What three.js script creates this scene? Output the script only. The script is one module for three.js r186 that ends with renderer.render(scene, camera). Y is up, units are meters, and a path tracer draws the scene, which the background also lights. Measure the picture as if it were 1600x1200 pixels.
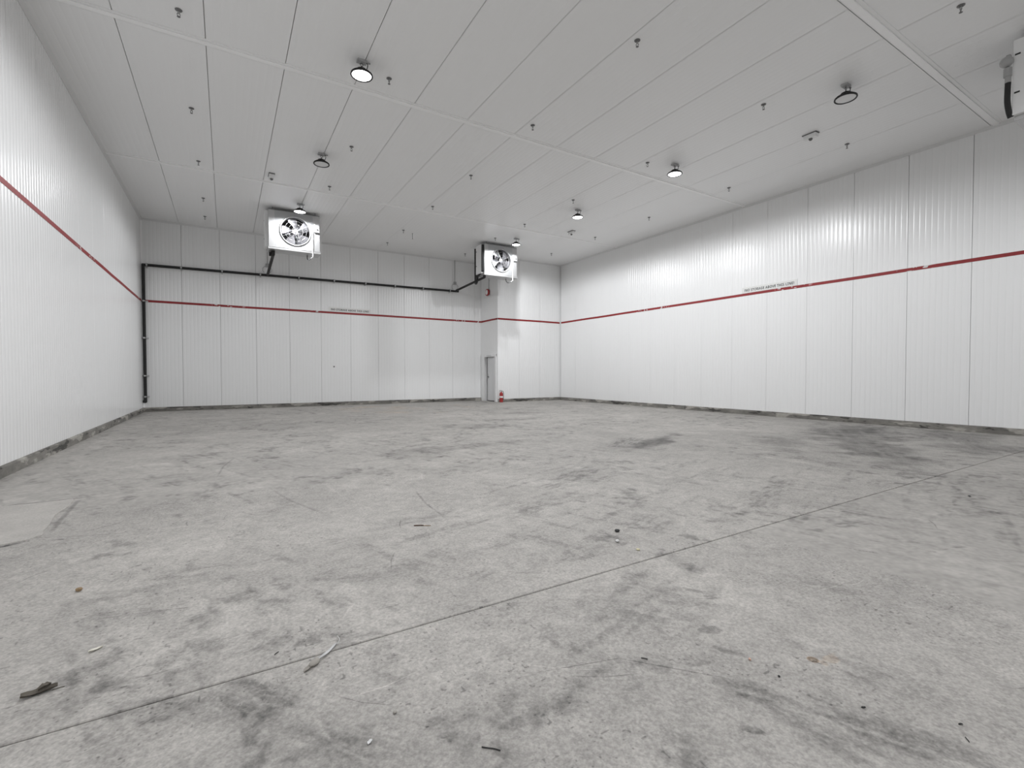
import * as THREE from 'three';
import { mergeGeometries, toCreasedNormals } from 'three/addons/utils/BufferGeometryUtils.js';
import { RoundedBoxGeometry } from 'three/addons/geometries/RoundedBoxGeometry.js';

// ---------------------------------------------------------------- camera, exposure
const scene = new THREE.Scene();
scene.background = new THREE.Color(0x000000);
const camera = new THREE.PerspectiveCamera(78.22, 1600 / 1200, 0.05, 100);
camera.position.set(0, 1.2, 0);
camera.rotation.set(-0.022, -0.5439, -0.0008, 'YXZ');
const renderer = new THREE.WebGLRenderer({ antialias: true });
renderer.toneMapping = THREE.LinearToneMapping;
renderer.toneMappingExposure = 1.0;
renderer.shadowMap.enabled = true;
const LAMP_CANDELA = 20.5;          // each high bay light that is on

// ---------------------------------------------------------------- the room's measures (metres)
const XL = -2.258, XR = 13.05, ZB = -18.827, ZF = 7.5, ZX = -17.308, XB = 9.767, H = 6.0955;
const TAPE_Y = 3.505, PANEL = 1.067;

// ---------------------------------------------------------------- helpers
let seed = 20251;
const rnd = () => { seed = (seed * 1664525 + 1013904223) >>> 0; return seed / 4294967296; };
const rr = (a, b) => a + (b - a) * rnd();
const V = (x, y, z) => new THREE.Vector3(x, y, z);
const lin = (r, g, b) => new THREE.Color().setRGB(r, g ?? r, b ?? r);
const mat = (c, roughness, metalness = 0, extra = {}) => new THREE.MeshStandardMaterial({ color: c, roughness, metalness, ...extra });
const taken = {};
const numbered = n => { const k = taken[n] = (taken[n] ?? -1) + 1; return k ? `${n}_${String(k).padStart(3, '0')}` : n; };
const clean = g => { const o = g.index ? g.toNonIndexed() : g; for (const k of Object.keys(o.attributes)) if (!['position', 'normal', 'uv'].includes(k)) o.deleteAttribute(k); if (!o.attributes.uv) o.setAttribute('uv', new THREE.Float32BufferAttribute(new Float32Array(o.attributes.position.count * 2), 2)); return o; };
const merge = gs => Array.isArray(gs) ? (gs.length > 1 ? mergeGeometries(gs.map(clean)) : gs[0]) : gs;
function obj(name, gs, m, parent) {
  const o = new THREE.Mesh(merge(gs), m);
  o.castShadow = o.receiveShadow = true;
  o.name = parent ? name : numbered(name);
  (parent ?? scene).add(o);
  return o;
}
function tag(o, label, category, group, kind) { o.userData = { label, category }; if (group) o.userData.group = group; if (kind) o.userData.kind = kind; return o; }
function thing(name, label, category, pos = [0, 0, 0], turn = 0, group) {
  const o = new THREE.Group(); o.name = numbered(name); o.position.set(...pos); o.rotation.y = turn; scene.add(o);
  return tag(o, label, category, group);
}
function structure(name, label, category) { const o = new THREE.Group(); o.name = name; scene.add(o); return tag(o, label, category, null, 'structure'); }
const box = (x0, x1, y0, y1, z0, z1) => new THREE.BoxGeometry(x1 - x0, y1 - y0, z1 - z0).translate((x0 + x1) / 2, (y0 + y1) / 2, (z0 + z1) / 2);
const rbox = (x0, x1, y0, y1, z0, z1, r = 0.006) => new RoundedBoxGeometry(x1 - x0, y1 - y0, z1 - z0, 2, r).translate((x0 + x1) / 2, (y0 + y1) / 2, (z0 + z1) / 2);
const cyl = (r, h, seg = 20, r2 = r) => new THREE.CylinderGeometry(r2, r, h, seg);
function rod(a, b, r, seg = 14, r2 = r) {
  const d = b.clone().sub(a), g = new THREE.CylinderGeometry(r2, r, d.length(), seg);
  g.applyQuaternion(new THREE.Quaternion().setFromUnitVectors(V(0, 1, 0), d.clone().normalize()));
  return g.translate((a.x + b.x) / 2, (a.y + b.y) / 2, (a.z + b.z) / 2);
}
function pipe(pts, r, seg = 16) {             // straight runs joined by rounded elbows
  const gs = [];
  pts.forEach((p, i) => { if (i) gs.push(rod(pts[i - 1], p, r, seg)); if (i && i < pts.length - 1) gs.push(new THREE.SphereGeometry(r * 1.04, seg, 10).translate(p.x, p.y, p.z)); });
  return gs;
}
const tube = (pts, r, n = 24, seg = 8) => new THREE.TubeGeometry(new THREE.CatmullRomCurve3(pts), n, r, seg);
const lathe = (pts, seg = 40) => new THREE.LatheGeometry(pts.map(([x, y]) => new THREE.Vector2(x, y)), seg);

// value noise on a table
const NT = 256, table = new Float32Array(NT * NT); { let s = 77; for (let i = 0; i < NT * NT; i++) { s = (s * 1664525 + 1013904223) >>> 0; table[i] = s / 4294967296; } }
function vn(x, y) {
  const xf = Math.floor(x), yf = Math.floor(y); let u = x - xf, v = y - yf; u = u * u * (3 - 2 * u); v = v * v * (3 - 2 * v);
  const x0 = xf & 255, x1 = (xf + 1) & 255, y0 = (yf & 255) << 8, y1 = ((yf + 1) & 255) << 8;
  const a = table[y0 | x0], b = table[y0 | x1], c = table[y1 | x0], d = table[y1 | x1];
  return a + (b - a) * u + (c - a + (a - b - c + d) * u) * v;
}
const fbm = (x, y, o) => { let s = 0, a = 0.5, t = 0; for (let i = 0; i < o; i++) { s += a * vn(x, y); t += a; x = x * 2.03 + 17.3; y = y * 2.01 + 9.1; a *= 0.5; } return s / t; };
const sm = (a, b, t) => { t = Math.min(1, Math.max(0, (t - a) / (b - a))); return t * t * (3 - 2 * t); };

// ---------------------------------------------------------------- materials
const M = {
  wall: mat(lin(0.88, 0.882, 0.882), 0.27),
  ceiling: mat(lin(0.92, 0.922, 0.922), 0.4),
  core: mat(lin(0.35), 0.8),
  strip: mat(lin(0.99), 0.3),
  trim: mat(lin(0.72), 0.4),
  joint: mat(lin(0.035, 0.033, 0.03), 0.95),
  black: mat(lin(0.012), 0.55),
  blackRubber: mat(lin(0.018), 0.75),
  galvanised: mat(lin(0.5), 0.42, 0.8),
  cabinet: mat(lin(0.42, 0.425, 0.43), 0.46, 0.8),
  steel: mat(lin(0.45), 0.35, 0.9),
  blade: mat(lin(0.26, 0.26, 0.275), 0.36, 0.85),
  coil: mat(lin(0.04, 0.04, 0.045), 0.6, 0.3),
  dull: mat(lin(0.2), 0.5, 0.6),
  white: mat(lin(0.85), 0.4),
  grey: mat(lin(0.4), 0.5),
  lensOff: mat(lin(0.75), 0.3),
  lensOn: mat(lin(0.9), 0.3, 0, { emissive: lin(1), emissiveIntensity: 9 }),
  red: mat(lin(0.36, 0.025, 0.025), 0.4),
  doorSkin: mat(lin(0.78, 0.785, 0.79), 0.45),
  jamb: mat(lin(0.62), 0.45),
};

// ---------------------------------------------------------------- wall and ceiling panels: real ribs, real joints
function panelGeometry(width, height, depth, ribs = Math.max(1, Math.round(width / 0.1067))) {
  const gap = 0.0025, w = width - 2 * gap, pts = [[0, -0.012], [0.004, -0.001]];
  const P = (w - 0.012) / ribs, crown = depth * 0.17;
  for (let i = 0; i < ribs; i++) {
    const u0 = 0.006 + i * P;
    for (let k = 0; k < 4; k++) { const t = k / 2 - 1; pts.push([u0 + (k / 4) * 0.6 * P, -crown * t * t]); }
    for (let k = 0; k < 8; k++) { const t = k / 8; pts.push([u0 + 0.6 * P + t * 0.4 * P, -crown - depth * 0.5 * (1 - Math.cos(2 * Math.PI * t))]); }
  }
  pts.push([w - 0.006, -crown], [w - 0.004, -0.001], [w, -0.012]);
  const n = pts.length, pos = [], nor = [], idx = [];
  for (let i = 0; i < n; i++) {
    const a = pts[Math.max(0, i - 1)], b = pts[Math.min(n - 1, i + 1)], s = i < 2 || i > n - 3 ? 0 : (b[1] - a[1]) / (b[0] - a[0]), l = Math.hypot(s, 1);
    for (const y of [0, height]) { pos.push(gap + pts[i][0], y, pts[i][1]); nor.push(-s / l, 0, 1 / l); }
    if (i) { const q = 2 * i; idx.push(q - 2, q, q - 1, q, q + 1, q - 1); }
  }
  const front = new THREE.BufferGeometry();
  front.setAttribute('position', new THREE.Float32BufferAttribute(pos, 3)); front.setAttribute('normal', new THREE.Float32BufferAttribute(nor, 3)); front.setIndex(idx);
  return merge([front, box(gap, gap + w, 0, height, -0.04, -0.013)]);
}
const cache = {};
const panel = (w, h, d) => cache[[w.toFixed(3), h.toFixed(3), d]] ??= panelGeometry(w, h, d);
// panels along a wall from a to b; seams at s0 + k * PANEL
function seams(a, b, s0, step) { const out = [a]; for (let s = s0 - Math.floor((s0 - a) / step) * step; s < b - 0.02; s += step) if (s > a + 0.02) out.push(s); out.push(b); return out; }
function wallOf(name, label, from, to, s0, place, turn, y0 = 0, y1 = H, parent = null) {
  const o = parent ?? structure(name, label, 'wall'), c = seams(from, to, s0, PANEL);
  for (let i = 1; i < c.length; i++) {
    const p = obj('panel', panel(c[i] - c[i - 1], y1 - y0, 0.0031), M.wall, o);
    p.rotation.y = turn; p.position.set(...place(turn < 0 || turn === 0 ? c[i - 1] : c[i])); p.position.y = y0;
  }
  return o;
}
const T = 0.2;   // wall thickness behind the panels
const wl = wallOf('wall_left', 'left wall of white ribbed insulated panels with a red stripe', ZB, ZF, -9.3, z => [XL, 0, z], Math.PI / 2);
obj('core', box(XL - T, XL - 0.04, -0.2, H + 0.2, ZB - T, ZF + T), M.core, wl);
const wr = wallOf('wall_right', 'right wall of white ribbed insulated panels with a red stripe', ZX, ZF, -3.44, z => [XR, 0, z], -Math.PI / 2);
obj('core', box(XR + 0.04, XR + T, -0.2, H + 0.2, ZB - T, ZF + T), M.core, wr);
const wb = wallOf('wall_back', 'far wall of white ribbed insulated panels behind the black pipe', XL, XB + 0.04, -1.21, x => [x, 0, ZB], 0);
obj('core', box(XL - T, XR + T, -0.2, H + 0.2, ZB - T, ZB - 0.04), M.core, wb);
const wx = wallOf('wall_alcove_front', 'white panel wall of the corner enclosure, facing the room', XB, XR, XB + PANEL, x => [x, 0, ZX], 0);
obj('core', box(XB + 0.04, XR + 0.04, -0.2, H, ZX - 0.16, ZX - 0.04), M.core, wx);
const ws = structure('wall_alcove_side', 'side wall of the corner enclosure with the grey door', 'wall');
const DZ0 = -18.45, DZ1 = -17.54, DY = 1.93;
wallOf(null, null, ZB, DZ0, ZB + 9, z => [XB, 0, z], -Math.PI / 2, 0, DY, ws);
wallOf(null, null, DZ1, ZX, ZB + 9, z => [XB, 0, z], -Math.PI / 2, 0, DY, ws);
wallOf(null, null, ZB, ZX, ZB + 9, z => [XB, 0, z], -Math.PI / 2, DY, H, ws);
obj('core', [box(XB + 0.04, XB + 0.16, 0, H, ZB, DZ0), box(XB + 0.04, XB + 0.16, 0, H, DZ1, ZX - 0.05), box(XB + 0.04, XB + 0.16, DY, H, DZ0, DZ1)], M.core, ws);
const wf = structure('wall_front', 'wall of white panels behind the camera', 'wall');
{ const c = seams(XL, XR, -1.21, PANEL); for (let i = 1; i < c.length; i++) { const p = obj('panel', panel(c[i] - c[i - 1], H, 0.0031), M.wall, wf); p.rotation.y = Math.PI; p.position.set(c[i], 0, ZF); } }
obj('core', box(XL - T, XR + T, -0.2, H + 0.2, ZF + 0.04, ZF + T), M.core, wf);

// ceiling: panels run from strip to strip
const STRIPS = [-13.65, -8.4, -3.1, 2.2];
const ceil = structure('ceiling', 'white insulated panel ceiling with long seams', 'ceiling');
{
  const xs = seams(XL, XR, -1.26, 1.06), zs = [ZB, ...STRIPS, ZF];
  for (let j = 1; j < zs.length; j++) for (let i = 1; i < xs.length; i++) {
    const gapEnd = j < zs.length - 1 ? 0.09 : 0, p = obj('panel', panel(xs[i] - xs[i - 1], zs[j] - zs[j - 1] - gapEnd, 0.0009), M.ceiling, ceil);
    p.rotation.x = Math.PI / 2; p.position.set(xs[i - 1], H, zs[j - 1]);
  }
  obj('core', box(XL - T, XR + T, H + 0.04, H + 0.2, ZB - T, ZF + T), M.core, ceil);
}
const stripNames = ['farthest white joint strip across the ceiling, just before the fan units', 'middle white joint strip crossing the whole ceiling', 'white joint strip at the top right of the ceiling', 'white joint strip across the ceiling behind the camera'];
STRIPS.forEach((z, i) => {
  const o = structure(`trim_${i + 1}`, stripNames[i], 'trim');
  obj('flange', rbox(XL + 0.02, XR - 0.02, H - 0.006, H + 0.004, z - 0.078, z + 0.085, 0.002), M.ceiling, o);
  obj('cover', rbox(XL + 0.02, XR - 0.02, H - 0.02, H - 0.004, z - 0.055, z + 0.035, 0.004), M.strip, o);
});
// cove trims where walls meet ceiling, and corner angles
function cove(n, label, a, b, inward) {   // a,b: ends on the wall at ceiling height; inward: unit vector into the room
  const o = structure(`trim_${n}`, label, 'trim'), L = b.clone().sub(a), u = L.clone().normalize();
  const s = new THREE.Shape([[0, 0], [0.055, 0], [0.05, -0.008], [0.012, -0.045], [0.006, -0.055], [0, -0.055]].map(q => new THREE.Vector2(...q)));
  const g = new THREE.ExtrudeGeometry(s, { depth: L.length(), bevelEnabled: false });
  g.applyMatrix4(new THREE.Matrix4().makeBasis(inward, V(0, 1, 0), inward.clone().cross(V(0, 1, 0))));
  const w = inward.clone().cross(V(0, 1, 0)); const st = w.dot(u) > 0 ? a : b;
  g.translate(st.x, st.y, st.z);
  obj('angle', g, M.trim, o);
}
cove(5, 'angle trim between left wall and ceiling', V(XL, H, ZB), V(XL, H, ZF), V(1, 0, 0));
cove(6, 'angle trim between right wall and ceiling', V(XR, H, ZX), V(XR, H, ZF), V(-1, 0, 0));
cove(7, 'angle trim between far wall and ceiling', V(XL, H, ZB), V(XB, H, ZB), V(0, 0, 1));
cove(8, 'angle trim between corner enclosure and ceiling', V(XB, H, ZX), V(XR, H, ZX), V(0, 0, 1));
cove(9, 'angle trim above the grey door side wall', V(XB, H, ZB), V(XB, H, ZX), V(-1, 0, 0));
{
  const o = structure('trim_10', 'vertical corner angle where left and far walls meet', 'trim');
  obj('angle', [rbox(XL, XL + 0.045, 0.13, H - 0.05, ZB, ZB + 0.006, 0.002), rbox(XL, XL + 0.006, 0.13, H - 0.05, ZB, ZB + 0.045, 0.002)], M.strip, o);
  const q = structure('trim_11', 'vertical corner angle where enclosure and right wall meet', 'trim');
  obj('angle', [rbox(XR - 0.05, XR, 0.13, H - 0.05, ZX, ZX + 0.006, 0.002), rbox(XR - 0.006, XR, 0.13, H - 0.05, ZX, ZX + 0.05, 0.002)], M.trim, q);
  const r = structure('trim_12', 'vertical outside corner angle of the enclosure', 'trim');
  obj('angle', [box(XB - 0.004, XB + 0.05, 0.13, H - 0.05, ZX, ZX + 0.004), box(XB - 0.004, XB, 0.13, H - 0.05, ZX - 0.05, ZX)], M.wall, r);
}

// ---------------------------------------------------------------- concrete floor
const floor = structure('floor', 'stained grey concrete floor', 'floor');
const strokes = [];   // dark or pale scuffs: [points, half width, strength]
{
  const st = (pts, w, a) => { let x0 = 1e9, x1 = -1e9, z0 = 1e9, z1 = -1e9; for (const [x, z] of pts) { x0 = Math.min(x0, x); x1 = Math.max(x1, x); z0 = Math.min(z0, z); z1 = Math.max(z1, z); } strokes.push({ pts, w, a, x0: x0 - w, x1: x1 + w, z0: z0 - w, z1: z1 + w }); };
  const arc = (cx, cz, r, a0, a1, w, a) => { const p = []; for (let i = 0; i <= 14; i++) { const t = a0 + (a1 - a0) * i / 14; p.push([cx + r * Math.cos(t), cz + r * Math.sin(t)]); } st(p, w, a); };
  for (let i = 0; i < 170; i++) { const x = rr(-1, 5), z = rr(-5, -0.3), t = rr(-0.5, 2.2), l = rr(0.03, 0.3); st([[x, z], [x + l * 0.5 * Math.cos(t + 0.1), z + l * 0.5 * Math.sin(t + 0.1)], [x + l * Math.cos(t), z + l * Math.sin(t)]], rr(0.002, 0.006), rr(0.06, 0.3) * (rnd() < 0.3 ? -0.5 : 1)); }
  for (let i = 0; i < 260; i++) { const x = rr(-2, 13), z = rr(-18, -4), t = rnd() < 0.6 ? rr(-0.3, 0.5) : rr(1.2, 1.9), l = rr(0.2, 1.6); st([[x, z], [x + l * 0.5 * Math.cos(t + 0.06), z + l * 0.5 * Math.sin(t + 0.06)], [x + l * Math.cos(t), z + l * Math.sin(t)]], rr(0.006, 0.018), rr(0.04, 0.16) * (rnd() < 0.35 ? -0.6 : 1)); }
  // turning tyre marks
  for (const [cx, cz, r, a0, a1] of [[0.55, -1.75, 0.3, 1.9, 4.2], [0.62, -1.72, 0.36, 2.1, 4.4], [-0.1, -2.55, 0.28, -0.6, 1.2], [-0.1, -2.55, 0.31, -0.6, 1.2], [-0.1, -2.55, 0.34, -0.5, 1.1], [3.1, -6.2, 1.6, 0.2, 1.5], [3.1, -6.2, 1.75, 0.2, 1.5], [7.4, -9.2, 2.2, 1.4, 2.9], [7.4, -9.2, 2.4, 1.4, 2.9], [5.5, -12, 2.6, 0.2, 2.2], [1.6, -4.6, 0.9, 0.6, 2.4], [1.6, -4.6, 1.0, 0.6, 2.4]]) arc(cx, cz, r, a0, a1, r > 0.6 ? 0.05 : 0.008, r > 0.6 ? 0.06 : -0.06);
  // the hairline scratch and the two cracks by the mended patch
  st([[1.05, -1.55], [1.4, -1.45], [1.7, -1.1]], 0.003, 0.3); st([[0.95, -1.7], [1.15, -1.52], [1.3, -1.42]], 0.002, -0.25);
  st([[-0.6, -3.02], [-0.3, -2.95], [-0.12, -2.9]], 0.004, 0.2); st([[-0.95, -4.72], [-0.72, -4.9]], 0.006, 0.35);
  st([[-2.2, -4.56], [-1.9, -4.6], [-1.6, -4.58], [-1.38, -4.6], [-1.22, -4.7]], 0.03, 0.55); st([[-1.75, -6.06], [-1.5, -6.04], [-1.2, -6.06]], 0.014, 0.5); st([[-1.22, -6.0], [-1.2, -5.6], [-1.18, -5.2], [-1.15, -4.8]], 0.022, 0.22); st([[-1.1, -4.62], [-1.02, -4.6]], 0.012, 0.5);
}
// blots: [x, z, radius along, radius across, turn, strength]
const blots = [[0.08, -2.0, 0.16, 0.07, 0.9, 0.28], [-0.13, -2.13 + 0.1, 0.2, 0.09, 0.5, 0.2], [-0.2, -2.02, 0.1, 0.05, 0.3, 0.2], [-0.38, -2.32, 0.17, 0.06, 0.4, 0.22], [-0.02, -2.5, 0.16, 0.09, 0.2, 0.14], [0.55, -2.18, 0.14, 0.07, 0.4, 0.16], [0.35, -1.55, 0.25, 0.1, 0.6, 0.13], [0.62, -1.5, 0.16, 0.06, 0.4, 0.18], [0.22, -1.7, 0.3, 0.12, 1.0, 0.12],
  [2.05, -1.75, 0.4, 0.14, 1.0, 0.18], [1.78, -1.65, 0.3, 0.1, 0.9, 0.14], [1.86, -1.22, 0.12, 0.04, 1.2, 0.22], [1.7, -1.02, 0.18, 0.06, 1.0, 0.18], [1.5, -0.92, 0.035, 0.014, 0.9, 0.45], [1.62, -1.28, 0.2, 0.05, 0.4, 0.18], [2.2, -0.85, 0.28, 0.08, 1.4, 0.17], [1.75, -0.75, 0.4, 0.12, 1.2, 0.17], [1.95, -0.62, 0.3, 0.1, 1.2, 0.15], [1.2, -1.9, 0.14, 0.06, 0.7, 0.18], [1.28, -1.62, 0.12, 0.05, 1.2, 0.16], [0.98, -2.85, 0.5, 0.16, 0.2, 0.13], [0.5, -2.9, 0.3, 0.1, 0.3, 0.14], [-0.1, -3.4, 0.4, 0.1, 0.1, 0.12], [-0.56, -3.3, 0.4, 0.08, 0.1, 0.12],
  [0.615, -1.4, 0.016, 0.011, 1.2, 0.4], [0.6, -1.43, 0.012, 0.006, 0.2, 0.35], [0.7, -1.37, 0.009, 0.009, 0, 0.25], [0.57, -1.5, 0.009, 0.007, 0, 0.35], [0.47, -2.15, 0.02, 0.016, 0, 0.3], [1.3, -1.0, 0.03, 0.014, 0.3, 0.3], [1.14, -1.05, 0.02, 0.02, 0, 0.3],
  [6.5, -5.8, 1.1, 0.3, -0.45, 0.34], [6.1, -6.1, 0.7, 0.22, -0.5, 0.2], [9.8, -4.1, 3.0, 0.85, -0.5, 0.24], [11.3, -2.95, 2.1, 0.75, -0.45, 0.22], [8.3, -4.6, 1.4, 0.4, -0.5, 0.14], [11.5, -4.6, 1.8, 0.7, -0.5, 0.14], [2.6, -3.6, 0.9, 0.2, -0.3, 0.12], [3.05, -7.0, 1.3, 0.3, 0, 0.1], [4.8, -9.6, 0.8, 0.5, 0.4, 0.16], [6.4, -10.6, 0.9, 0.35, 0.2, 0.16], [8.0, -12, 1.3, 0.3, 0.2, 0.13], [3.6, -4.4, 0.7, 0.18, -0.4, 0.12], [4.6, -2.7, 0.8, 0.18, -0.3, 0.12], [4.22, -1.79, 0.35, 0.07, 0.3, 0.22], [4.2, -1.2, 0.12, 0.03, 0.3, 0.35], [5.3, -1.4, 0.4, 0.1, 0.3, 0.13], [2.9, -1.3, 0.3, 0.08, 0.9, 0.12]];
function floorTone(x, z, fine) {
  const wx = x + 0.5 * (vn(x * 0.8 + 3, z * 0.8) - 0.5), wz = z + 0.5 * (vn(x * 0.8, z * 0.8 + 40) - 0.5);
  let t = 1 + 0.1 * (fbm(x * 0.33 + 5, z * 0.33 + 2, 3) - 0.5) + 0.13 * (fbm(wx * 1.7, wz * 1.7, 4) - 0.5);
  const grit = 0.25 + 1.5 * sm(0.3, 0.75, fbm(x * 19 + 44, z * 19 + 3, 4));
  t -= 0.15 * grit * sm(0.5, 0.8, fbm(wx * 5.2 + 31, wz * 4.2 + 12, 5)) * sm(0.3, 0.65, vn(x * 0.9 + 7, z * 0.9));
  t -= 0.09 * grit * sm(0.54, 0.8, fbm((x * 0.35 + z * 0.94) * 2.6 + 60, (x * 0.94 - z * 0.35) * 15, 5)) * sm(0.35, 0.6, vn(x * 0.7 + 70, z * 0.7));
  t -= 0.1 * grit * sm(0.54, 0.8, fbm((x * 0.96 - z * 0.28) * 2 + 10, (x * 0.28 + z * 0.96) * 13 + 80, 5)) * sm(0.35, 0.6, vn(x * 0.6 + 20, z * 0.6 + 50));
  t += 0.06 * sm(0.55, 0.85, fbm(wx * 3.1 + 90, wz * 2.6 + 33, 4));
  t += 0.13 * (fbm(x * 14 + 2, z * 14 + 7, 3) - 0.5);
  if (fine) { t += 0.15 * (vn(x * 95, z * 95) - 0.5) + 0.14 * (vn(x * 240 + 50, z * 240) - 0.5); t -= 0.22 * sm(0.86, 0.95, vn(x * 70 + 13, z * 70 + 29)) * sm(0.45, 0.65, vn(x * 3, z * 3 + 8)); }
  else t += 0.1 * (vn(x * 45, z * 45) - 0.5);
  return t;
}
function floorTexture(x0, x1, z0, z1, W, Hh, fine) {
  const tone = new Float32Array(W * Hh), warm = new Float32Array(W * Hh), dx = (x1 - x0) / W, dz = (z1 - z0) / Hh;
  for (let j = 0, k = 0; j < Hh; j++) for (let i = 0; i < W; i++, k++) tone[k] = floorTone(x0 + (i + 0.5) * dx, z0 + (j + 0.5) * dz, fine);
  const span = (a0, a1, b0, b1, f) => { const i0 = Math.max(0, Math.floor((a0 - x0) / dx)), i1 = Math.min(W - 1, Math.ceil((a1 - x0) / dx)), j0 = Math.max(0, Math.floor((b0 - z0) / dz)), j1 = Math.min(Hh - 1, Math.ceil((b1 - z0) / dz)); for (let j = j0; j <= j1; j++) for (let i = i0; i <= i1; i++) f(x0 + (i + 0.5) * dx, z0 + (j + 0.5) * dz, j * W + i); };
  for (const [bx, bz, ra, rc, turn, s] of blots) { const R = Math.max(ra, rc) * 1.5, c = Math.cos(turn), q = Math.sin(turn);
    span(bx - R, bx + R, bz - R, bz + R, (x, z, k) => { const u = ((x - bx) * c + (z - bz) * q) / ra, v = (-(x - bx) * q + (z - bz) * c) / rc, n = fbm(x * 5 / Math.sqrt(ra * 2) + bx * 9, z * 5 / Math.sqrt(ra * 2) + bz * 5, 5) - 0.5, e = Math.hypot(u, v) + n * (ra > 1 ? 1.5 : 2.4); tone[k] -= s * (ra < 0.6 ? 0.62 : 1) * sm(1.15, 0.3, e) * (ra > 1 ? 0.55 + 0.9 * fbm((x * 0.86 - z * 0.5) * 1.6 + 3, (x * 0.5 + z * 0.86) * 11, 4) : (0.2 + 1.3 * sm(0.32, 0.72, fbm((x * c + z * q) * 9 + 3, (-x * q + z * c) * 30, 4))) * (0.5 + fbm(x * 60, z * 60, 2))); }); }
  for (const s of strokes) { if (s.w < dx * 0.45 && !fine) continue;
    span(s.x0, s.x1, s.z0, s.z1, (x, z, k) => { let d = 1e9, tt = 0; for (let m = 1; m < s.pts.length; m++) { const [ax, az] = s.pts[m - 1], [bx, bz] = s.pts[m], lx = bx - ax, lz = bz - az, t = Math.min(1, Math.max(0, ((x - ax) * lx + (z - az) * lz) / (lx * lx + lz * lz))), e = Math.hypot(x - ax - t * lx, z - az - t * lz); if (e < d) { d = e; tt = (m - 1 + t) / (s.pts.length - 1); } }
      if (d < s.w) tone[k] -= s.a * (1 - (d / s.w) ** 2) * Math.min(1, 6 * tt, 6 * (1 - tt)) * (0.4 + 0.9 * vn(x * 40, z * 40)); }); }
  // shoe print, rust ring and its smear, rosy residue by the far wall
  span(1.83, 2.01, -1.5, -1.28, (x, z, k) => { const u = (x - 1.92) * 0.8 + (z + 1.39) * 0.6, v = -(x - 1.92) * 0.6 + (z + 1.39) * 0.8; const e = Math.hypot(u / 0.055, v / 0.04); tone[k] -= 0.25 * sm(1.1, 0.8, e + (vn(x * 60, z * 60) - 0.5) * 0.5) * (Math.sin(u * 900) > -0.1 ? 1 : 0.25); });
  span(2.02, 2.3, -1.14, -0.86, (x, z, k) => { const d = Math.hypot(x - 2.09, z + 1.02), n = vn(x * 50, z * 50); warm[k] += 0.7 * sm(0.024, 0.02, d) * (0.6 + 0.6 * n); tone[k] -= 0.16 * sm(0.024, 0.02, d); tone[k] -= 0.14 * sm(0.005, 0.002, Math.abs(d - 0.014)); const e = Math.hypot((x - 2.15) / 0.07, (z + 0.98) / 0.03) + (n - 0.5); warm[k] += 0.25 * sm(1, 0.6, e); });
  span(3.2, 7.6, -17.6, -13.6, (x, z, k) => { warm[k] += 0.22 * sm(0.5, 0.75, fbm(x * 0.9 + 4, z * 0.9 + 70, 4)); });
  const d = new Uint8Array(W * Hh * 4);
  for (let k = 0; k < W * Hh; k++) { const t = Math.max(0.25, tone[k]), w = warm[k]; d[4 * k] = Math.min(255, 168 * t * (1 + 0.1 * w)); d[4 * k + 1] = Math.min(255, 164.6 * t * (1 - 0.05 * w)); d[4 * k + 2] = Math.min(255, 160.4 * t * (1 - 0.2 * w)); d[4 * k + 3] = 255; }
  const tx = new THREE.DataTexture(d, W, Hh, THREE.RGBAFormat); tx.colorSpace = THREE.SRGBColorSpace; tx.magFilter = THREE.LinearFilter; tx.minFilter = THREE.LinearMipmapLinearFilter; tx.generateMipmaps = true; tx.needsUpdate = true; return tx;
}
function slab(x0, x1, z0, z1, W, Hh, fine, zEdge) {     // zEdge: side that borders the saw cut (-1 far side, 1 near side), slightly worn down
  const c = 0.004, za = zEdge === -1 ? z0 + c : z0, zb = zEdge === 1 ? z1 - c : z1, P = [], U = [], I = [];
  const quad = (a, b, cc, d) => { const k = P.length / 3; for (const q of [a, b, cc, d]) { P.push(...q); U.push((q[0] - x0) / (x1 - x0), (q[2] - z0) / (z1 - z0)); } I.push(k, k + 1, k + 2, k, k + 2, k + 3); };
  quad([x0, 0, zb], [x1, 0, zb], [x1, 0, za], [x0, 0, za]);
  if (zEdge === 1) { quad([x0, -c, z1], [x1, -c, z1], [x1, 0, zb], [x0, 0, zb]); quad([x0, -0.03, z1], [x1, -0.03, z1], [x1, -c, z1], [x0, -c, z1]); }
  if (zEdge === -1) { quad([x0, 0, za], [x1, 0, za], [x1, -c, z0], [x0, -c, z0]); quad([x0, -c, z0], [x1, -c, z0], [x1, -0.03, z0], [x0, -0.03, z0]); }
  const g = new THREE.BufferGeometry(); g.setAttribute('position', new THREE.Float32BufferAttribute(P, 3)); g.setAttribute('uv', new THREE.Float32BufferAttribute(U, 2)); g.setIndex(I); g.computeVertexNormals();
  return obj('concrete_slab', g, new THREE.MeshStandardMaterial({ map: floorTexture(x0, x1, z0, z1, W, Hh, fine), roughness: 0.72 }), floor);
}
const ZJ = -2.135, G = 0.005;
slab(XL, 2.7, -5.5, ZJ - G, 2048, 1536, true, 1);
slab(2.7, XR, -5.5, ZJ - G, 2048, 1024, true, 1);
slab(XL, XR, ZB, -5.5, 2048, 2048, false, 0);
slab(-1.2, 3.4, ZJ + G, -0.2, 2048, 1024, true, -1);
slab(3.4, XR, ZJ + G, -0.2, 1024, 512, false, -1);
slab(XL, -1.2, ZJ + G, -0.2, 128, 256, false, -1);
slab(XL, XR, -0.2, ZF, 512, 256, false, 0);
obj('ground_base', box(XL - T, XR + T, -0.3, -0.012, ZB - T, ZF + T), M.joint, floor);
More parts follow.
